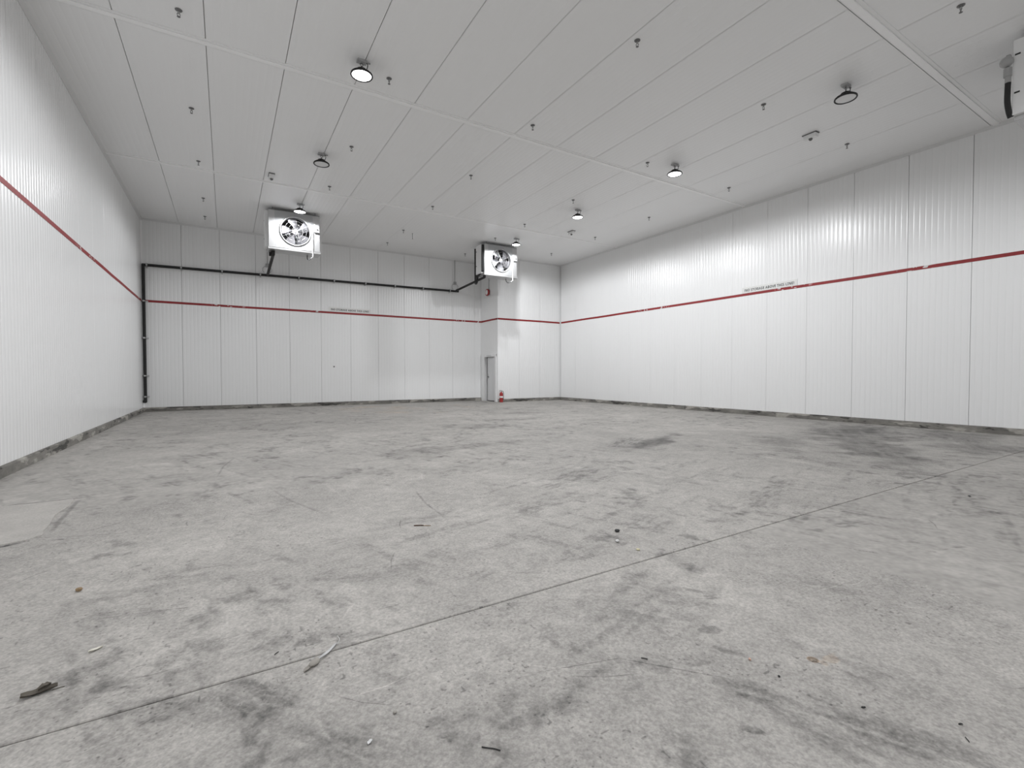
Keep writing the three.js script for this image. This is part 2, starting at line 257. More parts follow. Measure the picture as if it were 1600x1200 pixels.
// mended patch at the left wall: a thin raised skin of mortar with a broken edge
{
  const edge = [[XL + 0.04, -6.05], [-1.9, -6.03], [-1.55, -6.0], [-1.27, -6.02], [-1.24, -5.75], [-1.26, -5.4], [-1.22, -5.05], [-1.19, -4.78], [-1.27, -4.7], [-1.45, -4.64], [-1.7, -4.66], [-2.0, -4.6], [XL + 0.04, -4.62]];
  const pts = []; edge.forEach(([x, z], i) => { const [nx, nz] = edge[(i + 1) % edge.length]; for (let k = 0; k < 5; k++) { const t = k / 5; pts.push(new THREE.Vector2(x + (nx - x) * t + (k && i < 12 ? (rnd() - 0.5) * 0.018 : 0), -(z + (nz - z) * t + (k && i < 12 ? (rnd() - 0.5) * 0.018 : 0)))); } });
  const g = new THREE.ExtrudeGeometry(new THREE.Shape(pts), { depth: 0.004, bevelEnabled: true, bevelThickness: 0.003, bevelSize: 0.004, bevelSegments: 1 }).rotateX(-Math.PI / 2);
  const W = 256, d = new Uint8Array(W * W * 4); for (let j = 0, k = 0; j < W; j++) for (let i = 0; i < W; i++, k++) { const t = 178 * (1 + 0.12 * (fbm(i / 50, j / 50, 4) - 0.5) + 0.1 * (vn(i / 2, j / 2) - 0.5)); d[4 * k] = t; d[4 * k + 1] = t * 0.98; d[4 * k + 2] = t * 0.955; d[4 * k + 3] = 255; }
  const tx = new THREE.DataTexture(d, W, W, THREE.RGBAFormat); tx.colorSpace = THREE.SRGBColorSpace; tx.magFilter = THREE.LinearFilter; tx.wrapS = tx.wrapT = THREE.RepeatWrapping; tx.needsUpdate = true;
  const o = obj('repair_patch', g, new THREE.MeshStandardMaterial({ map: tx, roughness: 0.8 }), floor); o.userData.label = 'pale mended patch with a broken dark edge';
}
// concrete kerbs at the foot of the walls
const kerbTx = (() => { const W = 2048, Hh = 64, d = new Uint8Array(W * Hh * 4); for (let j = 0, k = 0; j < Hh; j++) for (let i = 0; i < W; i++, k++) { const x = i / W * 12, y = j / Hh * 0.13; let t = 118 + 60 * (fbm(x * 1.6, y * 6 + 4, 4) - 0.5); const pale = 0.8 * sm(0.6, 0.68, fbm(x * 2.2 + 30, y * 9 + 2, 4)); t = t * (1 - pale) + 172 * pale; t *= 1 + 0.2 * (fbm(x * 14, y * 30, 3) - 0.5); t *= 1 - 0.4 * sm(0.66, 0.72, fbm(x * 4 + 70, y * 20, 4)); d[4 * k] = t; d[4 * k + 1] = t * 0.98; d[4 * k + 2] = t * 0.94; d[4 * k + 3] = 255; } const tx = new THREE.DataTexture(d, W, Hh, THREE.RGBAFormat); tx.colorSpace = THREE.SRGBColorSpace; tx.magFilter = THREE.LinearFilter; tx.wrapS = tx.wrapT = THREE.RepeatWrapping; tx.needsUpdate = true; return tx; })();
const M_kerb = new THREE.MeshStandardMaterial({ map: kerbTx, roughness: 0.85 });
function kerb(side, label, a, b, inward, off) {     // section drawn across, swept along the wall
  const o = structure(`baseboard_${side}`, label, 'kerb'), L = a.distanceTo(b), u = b.clone().sub(a).normalize();
  const prof = [[0.038, 0], [0.036, 0.112], [0.026, 0.126], [0, 0.132]], N = Math.max(2, Math.round(L / 0.35)), P = [], U = [], I = [];
  for (let i = 0; i <= N; i++) { const s = L * i / N; let run = 0; prof.forEach(([dd, y], k) => { const j = k && k < 3 ? (vn(s * 2.3 + off, k * 7) - 0.5) * 0.01 : 0; const q = a.clone().addScaledVector(u, s).addScaledVector(inward, dd + j); P.push(q.x, y + (k === 2 ? j * 0.6 : 0), q.z); if (k) run += Math.hypot(dd - prof[k - 1][0], y - prof[k - 1][1]); U.push((s + off) / 12, run / 0.16); }); }
  const flip = u.clone().cross(V(0, 1, 0)).dot(inward) < 0;
  for (let i = 0; i < N; i++) for (let k = 0; k < 3; k++) { const q = i * 4 + k; flip ? I.push(q, q + 1, q + 4, q + 1, q + 5, q + 4) : I.push(q, q + 4, q + 1, q + 1, q + 4, q + 5); }
  const g = new THREE.BufferGeometry(); g.setAttribute('position', new THREE.Float32BufferAttribute(P, 3)); g.setAttribute('uv', new THREE.Float32BufferAttribute(U, 2)); g.setIndex(I); g.computeVertexNormals();
  obj('kerb', g, M_kerb, o);
}
kerb('left', 'stained concrete kerb along the left wall', V(XL, 0, ZB), V(XL, 0, ZF), V(1, 0, 0), 0);
kerb('back', 'stained concrete kerb along the far wall', V(XL, 0, ZB), V(XB, 0, ZB), V(0, 0, 1), 3.3);
kerb('alcove', 'concrete kerb below the corner enclosure', V(XB, 0, ZX), V(XR, 0, ZX), V(0, 0, 1), 7.7);
kerb('right', 'stained concrete kerb along the right wall', V(XR, 0, ZX), V(XR, 0, ZF), V(-1, 0, 0), 5.1);
kerb('front', 'concrete kerb along the wall behind the camera', V(XL, 0, ZF), V(XR, 0, ZF), V(0, 0, -1), 1.1);

// ---------------------------------------------------------------- door in the corner enclosure
{
  const d = structure('door_1', 'grey steel door set in a deep white frame', 'door'), xr = XB + 0.1;
  obj('leaf', rbox(xr, xr + 0.05, 0.03, DY - 0.02, DZ0 + 0.055, DZ1 - 0.012, 0.004), M.doorSkin, d);
  obj('gasket', [box(xr + 0.01, xr + 0.03, 0.02, DY - 0.01, DZ0 + 0.012, DZ0 + 0.055), box(xr + 0.002, xr + 0.03, 0.0, 0.03, DZ0, DZ1), box(xr + 0.01, xr + 0.03, DY - 0.02, DY, DZ0, DZ1)], M.blackRubber, d);
  obj('jamb', [rbox(XB - 0.03, xr + 0.06, 0, DY + 0.08, DZ0 - 0.012, DZ0 + 0.012, 0.003), rbox(XB - 0.03, xr + 0.06, 0, DY + 0.08, DZ1 - 0.012, DZ1 + 0.012, 0.003), rbox(XB - 0.03, xr + 0.06, DY - 0.012, DY + 0.012, DZ0, DZ1, 0.003)], M.jamb, d);
  obj('casing', [rbox(XB - 0.028, XB, 0, DY + 0.1, DZ0 - 0.3, DZ0 - 0.008, 0.004), rbox(XB - 0.028, XB, 0, DY + 0.1, DZ1 + 0.008, DZ1 + 0.14, 0.004), rbox(XB - 0.03, XB, DY + 0.008, DY + 0.11, DZ0 - 0.3, DZ1 + 0.14, 0.004)], M.wall, d);
  obj('door_closer', rbox(XB - 0.06, XB - 0.01, DY + 0.02, DY + 0.07, DZ0 + 0.25, DZ1 - 0.25, 0.006), M.jamb, d);
  const h = obj('handle', [cyl(0.035, 0.012).rotateZ(Math.PI / 2).translate(xr - 0.006, 1.06, DZ0 + 0.12), rod(V(xr - 0.006, 1.06, DZ0 + 0.12), V(xr - 0.06, 1.06, DZ0 + 0.12), 0.014), rod(V(xr - 0.055, 1.06, DZ0 + 0.12), V(xr - 0.055, 1.06, DZ0 + 0.26), 0.012)], M.dull, d); h.userData.label = 'dark lever handle';
  obj('strike', rbox(xr - 0.012, xr, 0.96, 1.2, DZ0 + 0.03, DZ0 + 0.1, 0.003), M.steel, d);
}

// ---------------------------------------------------------------- red stripe on the walls
const tapeTx = (() => { const W = 2048, Hh = 32, d = new Uint8Array(W * Hh * 4); for (let j = 0, k = 0; j < Hh; j++) for (let i = 0; i < W; i++, k++) { const x = i / W * 14, y = j / Hh, wear = sm(0.7, 0.73, fbm(x * 9, y * 1.4 + 3, 3)) + sm(0.83, 0.86, vn(x * 22 + 5, y * 2)), w = Math.min(1, wear * sm(0.5, 0.62, vn(x * 0.6 + 4, 2))); const n = 1 + 0.15 * (fbm(x * 6, y * 2, 3) - 0.5); d[4 * k] = 142 * n + (212 - 142 * n) * w; d[4 * k + 1] = 30 * n + (210 - 30 * n) * w; d[4 * k + 2] = 34 * n + (208 - 34 * n) * w; d[4 * k + 3] = 255; } const tx = new THREE.DataTexture(d, W, Hh, THREE.RGBAFormat); tx.colorSpace = THREE.SRGBColorSpace; tx.magFilter = THREE.LinearFilter; tx.wrapS = THREE.RepeatWrapping; tx.needsUpdate = true; return tx; })();
const M_tape = new THREE.MeshStandardMaterial({ map: tapeTx, roughness: 0.5 });
function stripe(label, a, b, inward, off) {
  const L = a.distanceTo(b), u = b.clone().sub(a).normalize(), hh = 0.036, P = [], U = [], I = [];
  const N = Math.max(2, Math.round(L / 0.5));
  for (let i = 0; i <= N; i++) { const s = L * i / N, w = (vn(s * 0.9 + off, 4) - 0.5) * 0.008; for (const [y, dd] of [[-hh, 0.001], [-hh, 0.004], [hh, 0.004], [hh, 0.001]]) { const q = a.clone().addScaledVector(u, s).addScaledVector(inward, dd); P.push(q.x, TAPE_Y + y + w, q.z); U.push((s + off) / 14, y > 0 ? 0.98 : 0.02); } }
  const flip = u.clone().cross(V(0, 1, 0)).dot(inward) < 0;
  for (let i = 0; i < N; i++) for (let k = 0; k < 3; k++) { const q = i * 4 + k; flip ? I.push(q, q + 1, q + 4, q + 1, q + 5, q + 4) : I.push(q, q + 4, q + 1, q + 1, q + 4, q + 5); }
  const g = new THREE.BufferGeometry(); g.setAttribute('position', new THREE.Float32BufferAttribute(P, 3)); g.setAttribute('uv', new THREE.Float32BufferAttribute(U, 2)); g.setIndex(I);
  tag(obj('red_stripe', toCreasedNormals(g, 0.5), M_tape), label, 'stripe', 'red stripes around the walls');
}
stripe('red stripe running along the left wall', V(XL, 0, ZB + 0.05), V(XL, 0, ZF), V(1, 0, 0), 0);
stripe('long red stripe across the far wall, behind the black riser pipe', V(XL + 0.05, 0, ZB), V(XB, 0, ZB), V(0, 0, 1), 9.4);
stripe('short red stripe above the grey door', V(XB, 0, ZB), V(XB, 0, ZX - 0.0), V(-1, 0, 0), 2.2);
stripe('red stripe on the corner enclosure above the fire extinguisher', V(XB, 0, ZX + 0.003), V(XR - 0.05, 0, ZX + 0.003), V(0, 0, 1), 1.2);
stripe('worn red stripe running along the right wall', V(XR, 0, ZX + 0.05), V(XR, 0, ZF), V(-1, 0, 0), 1.45);

// ---------------------------------------------------------------- signs
const signTx = (() => { const c = document.createElement('canvas'); c.width = 1024; c.height = 112; const g = c.getContext('2d'); g.fillStyle = '#e4e4e2'; g.fillRect(0, 0, 1024, 112); g.fillStyle = '#1b1a1c'; g.font = 'bold 62px sans-serif'; g.textBaseline = 'middle'; g.textAlign = 'center'; const s = '!NO STORAGE ABOVE THIS LINE!'; const w = g.measureText(s).width; g.save(); g.translate(512, 62); g.scale(Math.min(1, 930 / w), 1.12); g.fillText(s, 0, 0); g.restore(); const t = new THREE.CanvasTexture(c); t.colorSpace = THREE.SRGBColorSpace; return t; })();
const M_sign = new THREE.MeshStandardMaterial({ map: signTx, roughness: 0.45 });
function sign(label, pos, turn) {
  const o = thing('warning_sign', label, 'sign', pos, turn, 'storage limit signs');
  obj('plate', rbox(-0.79, 0.79, 0, 0.17, 0.001, 0.006, 0.002), M.white, o);
  const g = new THREE.PlaneGeometry(1.572, 0.162).translate(0, 0.085, 0.0064); const f = obj('printed_face', g, M_sign, o); f.userData.label = 'black lettering on white';
}
sign('white NO STORAGE sign above the red stripe on right wall', [XR, TAPE_Y + 0.045, -7.67], -Math.PI / 2);
sign('white NO STORAGE sign above the red stripe on far wall', [4.11, TAPE_Y + 0.05, ZB], 0);

// ---------------------------------------------------------------- high bay lights
const LENS_Y = H - 0.235;
function highBay(label, x, z, lit) {
  const o = thing('high_bay_light', label, 'light', [x, LENS_Y, z], 0, 'round high bay lights');
  obj('canopy', [rbox(-0.075, 0.075, 0.2, 0.236, -0.05, 0.05, 0.008), rod(V(0.06, 0.215, 0), V(0.13, 0.215, 0.02), 0.012)], M.grey, o);
  obj('hanger', [new THREE.TorusGeometry(0.022, 0.005, 8, 20).translate(0, 0.172, 0), rod(V(0, 0.192, 0), V(0, 0.21, 0), 0.008), rod(V(0, 0.105, 0), V(0, 0.152, 0), 0.009)], M.dull, o);
  obj('cord', tube([V(0.03, 0.07, 0.01), V(0.075, 0.12, 0.02), V(0.085, 0.18, 0.03), V(0.05, 0.225, 0.02)], 0.006), M.blackRubber, o);
  const hs = obj('housing', lathe([[0.0, 0.11], [0.05, 0.108], [0.075, 0.095], [0.085, 0.06], [0.1, 0.048], [0.15, 0.036], [0.166, 0.022], [0.17, 0.004], [0.166, -0.004], [0.15, -0.004], [0.148, 0.004], [0.1, 0.006], [0.0, 0.006]], 48), M.black, o);
  for (let k = 0; k < 12; k++) { const a = k * Math.PI / 6; obj('cooling_fin', rod(V(0.07 * Math.cos(a), 0.078, 0.07 * Math.sin(a)), V(0.145 * Math.cos(a), 0.038, 0.145 * Math.sin(a)), 0.004, 6), M.black, hs); }
  obj('lens', lathe([[0, 0.0], [0.07, 0.0], [0.13, 0.001], [0.149, 0.005], [0.149, 0.008], [0, 0.008]].reverse(), 40), lit ? M.lensOn : M.lensOff, o);
  if (lit) { const L = new THREE.SpotLight(lin(0.985, 1, 1.02), LAMP_CANDELA, 0, 1.55, 0.17, 2); L.position.set(0, -0.045, 0); L.target.position.set(0, -5, 0); L.castShadow = true; L.shadow.radius = 3; L.name = 'lamp_glow'; o.add(L, L.target); }
}
highBay('switched-on round light, largest glow, on the ceiling left of centre', 1.87, -7.63, true);
highBay('dark switched-off round light between the two glowing lights on the left', 1.87, -11.28, false);
highBay('glowing round light right in front of the left fan unit', 1.87, -14.9, true);
highBay('dark switched-off round light near the top right, largest black rim', 9.06, -4.02, false);
highBay('glowing round light nearest the right wall, just before the middle strip', 9.04, -7.58, true);
highBay('glowing round light between the middle and farthest ceiling strips', 9.04, -11.15, true);
highBay('glowing round light at the top right corner of the right fan unit', 9.04, -14.65, true);
highBay('round light overhead, out of view, first on the left row', 1.87, -4.0, true);
highBay('round light overhead behind the camera, left row', 1.87, -0.4, true);
highBay('round light overhead behind the camera, right row', 9.04, -0.4, false);
highBay('round light near the wall behind the camera, left row', 1.87, 3.2, true);
highBay('round light near the wall behind the camera, right row', 9.04, 3.2, true);

// ---------------------------------------------------------------- sprinkler heads
const sprinkler = (() => {
  const g = new THREE.Group();
  obj('escutcheon', lathe([[0, 0], [0.044, 0], [0.042, -0.006], [0.026, -0.014], [0.014, -0.018], [0, -0.018]].reverse(), 20), M.dull, g);
  obj('body', [cyl(0.012, 0.03, 10).translate(0, -0.03, 0), cyl(0.017, 0.012, 6).translate(0, -0.042, 0)], M.steel, g);
  obj('frame_arm', [tube([V(0.012, -0.045, 0), V(0.018, -0.06, 0), V(0.012, -0.078, 0), V(0, -0.086, 0)], 0.004, 10, 6), tube([V(-0.012, -0.045, 0), V(-0.018, -0.06, 0), V(-0.012, -0.078, 0), V(0, -0.086, 0)], 0.004, 10, 6)], M.dull, g);
  obj('deflector', cyl(0.021, 0.003, 14).translate(0, -0.09, 0), M.dull, g);
  return g;
})();
const COLS = [-0.49, 2.37, 5.23, 8.43, 11.4], ROWS = [-17.6, -15.8, -13.13, -10.6, -7.85, -5.08, -2.38];
const ordinal = ['first', 'second', 'third', 'fourth', 'fifth', 'sixth', 'seventh'];
const seen = [[0, 1, 2, 3, 4], [2, 3, 4], [0, 1, 2, 3, 4, 5], [0, 2, 3, 4, 5, 6], [1, 2, 3, 4, 5]];
COLS.forEach((x, i) => seen[i].forEach(j => {
  const s = sprinkler.clone(); s.name = numbered('sprinkler_head'); scene.add(s); s.position.set(x + (j === 0 ? -0.02 : 0), H - 0.001, ROWS[j] + (i === 4 ? 0.06 : 0)); s.rotation.y = 0.5 * i + 0.9 * j;
  tag(s, `small grey ceiling sprinkler, ${ordinal[i]} column from the left wall, ${ordinal[j]} row from far wall`, 'sprinkler', 'sprinkler heads on the ceiling');
}));
{ const s = sprinkler.clone(); s.name = numbered('sprinkler_head'); scene.add(s); s.position.set(8.37, H - 0.001, -15.0); tag(s, 'small grey ceiling sprinkler right above the right fan unit', 'sprinkler', 'sprinkler heads on the ceiling'); }

// ---------------------------------------------------------------- ceiling sensors, threaded rod
function sensor(label, x, z) {
  const o = thing('ceiling_sensor', label, 'sensor', [x, H, z], 0, 'sensor boxes on the ceiling');
  obj('mounting_plate', rbox(-0.07, 0.07, -0.014, -0.001, -0.14, 0.14, 0.004), M.dull, o);
  obj('housing', rbox(-0.06, 0.06, -0.095, -0.014, -0.125, 0.125, 0.012), M.white, o);
  obj('detector_eye', lathe([[0, -0.135], [0.02, -0.132], [0.034, -0.115], [0.036, -0.095], [0, -0.095]], 20), M.dull, o);
}
sensor('white sensor box on the ceiling below the unlit light at right', 10.29, -5.2);
sensor('white sensor box on the ceiling right of the right fan unit', 10.23, -12.95);
sensor('white sensor box on the ceiling above the left fan unit', 1.01, -13.1);
tag(obj('threaded_rod', [cyl(0.007, 0.2, 8).translate(5.62, H - 0.1, -16.0), cyl(0.02, 0.008, 12).translate(5.62, H - 0.005, -16.0), cyl(0.014, 0.012, 6).translate(5.62, H - 0.19, -16.0)], M.dull), 'thin bare rod hanging from the ceiling between the two fan units', 'rod');

// ---------------------------------------------------------------- evaporator fan units
function fanUnit(label, x0, zFront, view) {
  // local frame: origin at the left front bottom corner of the cabinet, fan looks along +z
  const Y0 = 4.87, W = 1.4, Hh = 1.13, D = 0.5, o = thing('evaporator_unit', label, 'fan unit', [x0, Y0, zFront], 0, 'ceiling fan units');
  const cx = 0.72, cy = 0.58, R = 0.405;
  const s = new THREE.Shape([[0, 0.03], [W, 0.03], [W, Hh - 0.01], [0, Hh - 0.01]].map(q => new THREE.Vector2(...q))); const hole = new THREE.Path(); hole.absarc(cx, cy, R, 0, Math.PI * 2, true); s.holes.push(hole);
  obj('front_panel', new THREE.ExtrudeGeometry(s, { depth: 0.012, bevelEnabled: true, bevelThickness: 0.003, bevelSize: 0.003, bevelSegments: 1, curveSegments: 40 }).translate(0, 0, -0.015), M.cabinet, o);
  obj('cabinet', [box(0, W, Hh - 0.02, Hh, -D, -0.015), box(0, 0.012, 0.03, Hh - 0.02, -D, -0.015), box(W - 0.012, W, 0.03, Hh - 0.02, -D, -0.015), box(0, W, 0.03, 0.045, -D, -0.015)], M.cabinet, o);
  const c = obj('coil', box(0.012, W - 0.012, 0.045, Hh - 0.02, -D + 0.02, -D + 0.14), M.coil, o);
  for (let k = 0; k < 40; k++) obj('fin', box(0.03 + k * 0.0343, 0.034 + k * 0.0343, 0.06, Hh - 0.03, -D + 0.14, -D + 0.152), M.coil, c);
  obj('corner_flange', rbox(0.002, 0.16, 0.035, Hh - 0.012, 0.0, 0.004, 0.0015), M.galvanised, o); obj('corner_flange', rbox(W - 0.2, W - 0.002, 0.035, Hh - 0.012, 0.0, 0.004, 0.0015), M.galvanised, o);
  obj('drip_pan', [rbox(-0.02, W + 0.02, -0.02, 0.045, -D - 0.02, 0.022, 0.008), rbox(-0.024, W + 0.024, 0.042, 0.054, -D - 0.02, 0.028, 0.003)], M.galvanised, o);
  const e = obj('end_panel', rbox(-0.085, 0.0, 0.05, Hh - 0.02, -D - 0.03, -0.1, 0.004), M.white, o);
  for (const y of [0.36, 0.9]) obj('slot', box(-0.0885, -0.084, y - 0.011, y + 0.011, -D - 0.012, -D + 0.045), M.black, e);
  obj('end_panel', rbox(W, W + 0.06, 0.05, Hh - 0.02, -D - 0.03, -0.1, 0.004), M.white, o);
  obj('fan_ring', lathe([[R - 0.005, -0.13], [R - 0.006, 0.0], [R + 0.002, 0.03], [R + 0.014, 0.036], [R + 0.028, 0.024], [R + 0.03, 0.0], [R + 0.022, -0.004]], 56).rotateX(Math.PI / 2).translate(cx, cy, 0), M.galvanised, o);
  const fan = obj('fan', [cyl(0.07, 0.1, 24).rotateX(Math.PI / 2).translate(cx, cy, -0.06), new THREE.SphereGeometry(0.06, 20, 10).scale(1, 1, 0.4).translate(cx, cy, -0.01)], M.blade, o);
  for (let k = 0; k < 5; k++) {              // pitched blades, wider to the tip
    const P = [], I = [], n = 7, m = 5, a0 = k * Math.PI * 0.4 + view;
    for (let side = 0; side < 2; side++) for (let i = 0; i <= n; i++) for (let j = 0; j <= m; j++) { const r = 0.06 + (R - 0.085) * i / n, half = (0.26 + 0.13 * Math.sin(Math.PI * i / n * 0.7)) * (i === n ? 0.94 : 1), t = j / m * 2 - 1, a = a0 + half * t + 0.22 * i / n; P.push(cx + r * Math.cos(a), cy + r * Math.sin(a), -0.065 + 0.05 * t * (1 - 0.35 * i / n) + 0.012 * (1 - t * t) + (side ? -0.003 : 0)); }
    const off = (n + 1) * (m + 1); for (let i = 0; i < n; i++) for (let j = 0; j < m; j++) { const q = i * (m + 1) + j; I.push(q, q + m + 1, q + 1, q + 1, q + m + 1, q + m + 2); I.push(off + q, off + q + 1, off + q + m + 1, off + q + 1, off + q + m + 2, off + q + m + 1); }
    const g = new THREE.BufferGeometry(); g.setAttribute('position', new THREE.Float32BufferAttribute(P, 3)); g.setIndex(I); g.computeVertexNormals();
    obj('blade', g, M.blade, fan);
  }
  const gd = []; for (const r of [0.1, 0.2, 0.3]) gd.push(new THREE.TorusGeometry(r, 0.0022, 6, 48).translate(cx, cy, 0.03)); for (let k = 0; k < 4; k++) { const a = k * Math.PI / 2 + 0.5; gd.push(rod(V(cx + 0.05 * Math.cos(a), cy + 0.05 * Math.sin(a), 0.03), V(cx + (R + 0.012) * Math.cos(a), cy + (R + 0.012) * Math.sin(a), 0.034), 0.004, 8)); }
  obj('fan_guard', gd, M.steel, o);
  const b = obj('control_box', rbox(W - 0.165, W - 0.015, 0.62, 0.87, 0.004, 0.07, 0.006), M.galvanised, o);
  obj('label_plate', [box(W - 0.14, W - 0.06, 0.74, 0.83, 0.07, 0.0712)], M.grey, b); obj('knob', cyl(0.016, 0.02).rotateX(Math.PI / 2).translate(W - 0.08, 0.7, 0.08), M.black, b);
  obj('box_lip', box(W - 0.165, W - 0.015, 0.612, 0.62, 0.004, 0.072), M.dull, b);
  obj('conduit', [...pipe([V(W - 0.21, 0.7, 0.045), V(W - 0.21, -0.13, 0.045), V(W - 0.25, -0.17, -0.02)], 0.014), rod(V(W - 0.165, 0.7, 0.045), V(W - 0.21, 0.7, 0.045), 0.014)], M.white, o);
  obj('flexible_hose', [tube([V(W - 0.25, -0.17, -0.02), V(W - 0.3, -0.2, -0.08), V(W - 0.33, -0.15, -0.2), V(W - 0.32, -0.02, -0.3)], 0.014), cyl(0.022, 0.05, 12).translate(W - 0.3, -0.195, -0.08)], M.dull, o);
  for (const x of [0.12, W - 0.12]) for (const z of [-0.06, -D + 0.05]) obj('hanger_bracket', [rbox(x - 0.03, x + 0.03, Hh - 0.002, Hh + 0.008, z - 0.03, z + 0.03, 0.002), cyl(0.008, H - Y0 - Hh, 8).translate(x, (H - Y0 + Hh) / 2, z), rbox(x - 0.018, x + 0.018, Hh - 0.08, Hh, z + 0.005, z + 0.012, 0.002)], M.dull, o);
  obj('top_rail', [rbox(0, W, Hh, Hh + 0.02, -0.05, -0.01, 0.004), rbox(0, W, Hh, Hh + 0.02, -D, -D + 0.04, 0.004)], M.dull, o);
  return o;
}
const U1 = fanUnit('white ceiling fan unit on the left, above the long black pipe', 1.1, -15.5, 0.35);
const U2 = fanUnit('white ceiling fan unit near the far right corner, above the red alarm', 8.19, -15.5, 0.75);
const U3 = fanUnit('white ceiling fan unit cut off by the right edge of the picture', 9.835, -1.64, 0.1);
// insulated suction lines of the right fan unit
obj('suction_pipe', [...pipe([V(0.23, 1.22, -1.15), V(0.23, -0.12, -1.15), V(0.1, -0.13, -0.85), V(0.06, 0.02, -0.72), V(0.02, 0.12, -0.62)], 0.058), ...pipe([V(-0.045, 1.09, -0.06), V(-0.045, 0.14, -0.06), V(-0.05, -0.02, -0.5), V(0.05, -0.06, -0.75)], 0.036)], M.blackRubber, U2).userData.label = 'black insulated pipe';
obj('ceiling_flange', cyl(0.085, 0.02, 24).translate(0.23, H - 4.87 - 0.011, -1.15), M.white, U2);
// black drain lines from the pans back to the pipe on the far wall
obj('drain_line', [...pipe([V(0.185, -0.195, -3.155), V(0.135, -0.13, -0.25), V(0.135, -0.02, -0.25)], 0.043), cyl(0.05, 0.11, 16).translate(0.135, -0.08, -0.25), cyl(0.045, 0.1, 16).translate(0.08, -0.08, -0.45)], M.blackRubber, U1).userData.label = 'black drain line';
obj('drain_line', [...pipe([V(0.31, -0.1, -3.155), V(0.06, -0.09, -0.12), V(0.06, -0.02, -0.12)], 0.043), cyl(0.052, 0.08, 16).translate(0.06, -0.06, -0.12)], M.blackRubber, U2).userData.label = 'black drain line';
// valve body and hose behind the cropped unit
obj('valve', [rbox(-0.13, -0.05, 0.62, 0.74, -0.62, -0.54, 0.02), new THREE.SphereGeometry(0.075, 20, 12).translate(-0.115, 0.83, -0.59), cyl(0.045, 0.12, 18).translate(-0.1, 0.68, -0.58), cyl(0.035, 0.1, 16).translate(-0.1, 0.58, -0.575), rbox(-0.12, -0.04, 0.84, 0.93, -0.6, -0.55, 0.01)], M.grey, U3);
obj('hose', tube([V(-0.095, 0.56, -0.575), V(-0.11, 0.4, -0.575), V(-0.105, 0.24, -0.575), V(-0.08, 0.1, -0.56), V(-0.05, 0.04, -0.55)], 0.034, 24, 14), M.blackRubber, U3);

// ---------------------------------------------------------------- black drain pipe
{
  const o = thing('drain_pipe', 'long black insulated drain pipe along the far wall down to the left corner', 'pipe'), Z = ZB + 0.115, r = 0.043;
  const yAt = x => 4.62 + (x + 2.19) * 0.0115, XE = 8.62;
  obj('riser', pipe([V(-2.19, yAt(-2.19), Z), V(-2.19, 0.36, Z)], r), M.blackRubber, o);
  obj('foot_elbow', [...pipe([V(-2.19, 0.4, Z), V(-2.19, 0.33, Z), V(XL + 0.008, 0.33, Z)], r * 1.05), ], M.blackRubber, o);
  obj('wall_run', [...pipe([V(-2.19, yAt(-2.19), Z), V(XE, yAt(XE), Z)], r), new THREE.SphereGeometry(r * 1.05, 16, 10).translate(-2.19, yAt(-2.19), Z)], M.blackRubber, o);
  for (const x of [-2.1, -1.21, -0.08, 1.06, 2.29, 3.51, 4.67, 5.83, 7.01, 8.22]) obj('clamp', [rbox(x - 0.02, x + 0.02, yAt(x) - 0.075, yAt(x) + 0.075, ZB + 0.001, ZB + 0.06, 0.004), new THREE.TorusGeometry(r + 0.006, 0.009, 8, 24).rotateY(Math.PI / 2).translate(x, yAt(x), Z), rbox(x - 0.024, x + 0.024, yAt(x) - 0.02, yAt(x) + 0.02, Z + r - 0.004, Z + r + 0.022, 0.006)], M.galvanised, o);
  for (const y of [3.49, 2.33, 1.14, 0.48]) obj('clamp', [rbox(-2.255, -2.09, y - 0.02, y + 0.02, ZB + 0.001, ZB + 0.07, 0.004), new THREE.TorusGeometry(r + 0.006, 0.01, 8, 24).rotateX(Math.PI / 2).translate(-2.19, y, Z), rbox(-2.215, -2.165, y - 0.024, y + 0.024, Z + r - 0.004, Z + r + 0.022, 0.006)], M.galvanised, o);
}
// electrical conduits with junction boxes feeding the pipe heaters
function heaterFeed(label, x, yBox) {
  const o = thing('electrical_conduit', label, 'conduit', [x, yBox, ZB], 0, 'conduits for pipe heaters');
  obj('conduit', rod(V(0, 0.06, 0.035), V(0, H - yBox - 0.02, 0.035), 0.013), M.grey, o);
  obj('junction_box', [rbox(-0.055, 0.055, -0.06, 0.06, 0.001, 0.07, 0.008), cyl(0.035, 0.02, 16).rotateX(Math.PI / 2).translate(0, 0, 0.078)], M.grey, o);
  obj('flexible_cord', [tube([V(-0.05, -0.03, 0.04), V(-0.14, -0.1, 0.06), V(-0.15, -0.2, 0.06), V(-0.1, -0.27, 0.05)], 0.009), tube([V(0.05, -0.03, 0.04), V(0.12, -0.12, 0.06), V(0.12, -0.2, 0.06), V(0.06, -0.26, 0.05)], 0.009)], M.grey, o);
}
heaterFeed('thin grey conduit with small box on the wall below the left fan unit', 1.29, 5.02);
heaterFeed('thin grey conduit with small box at the right end of the black pipe', 8.49, 5.1);

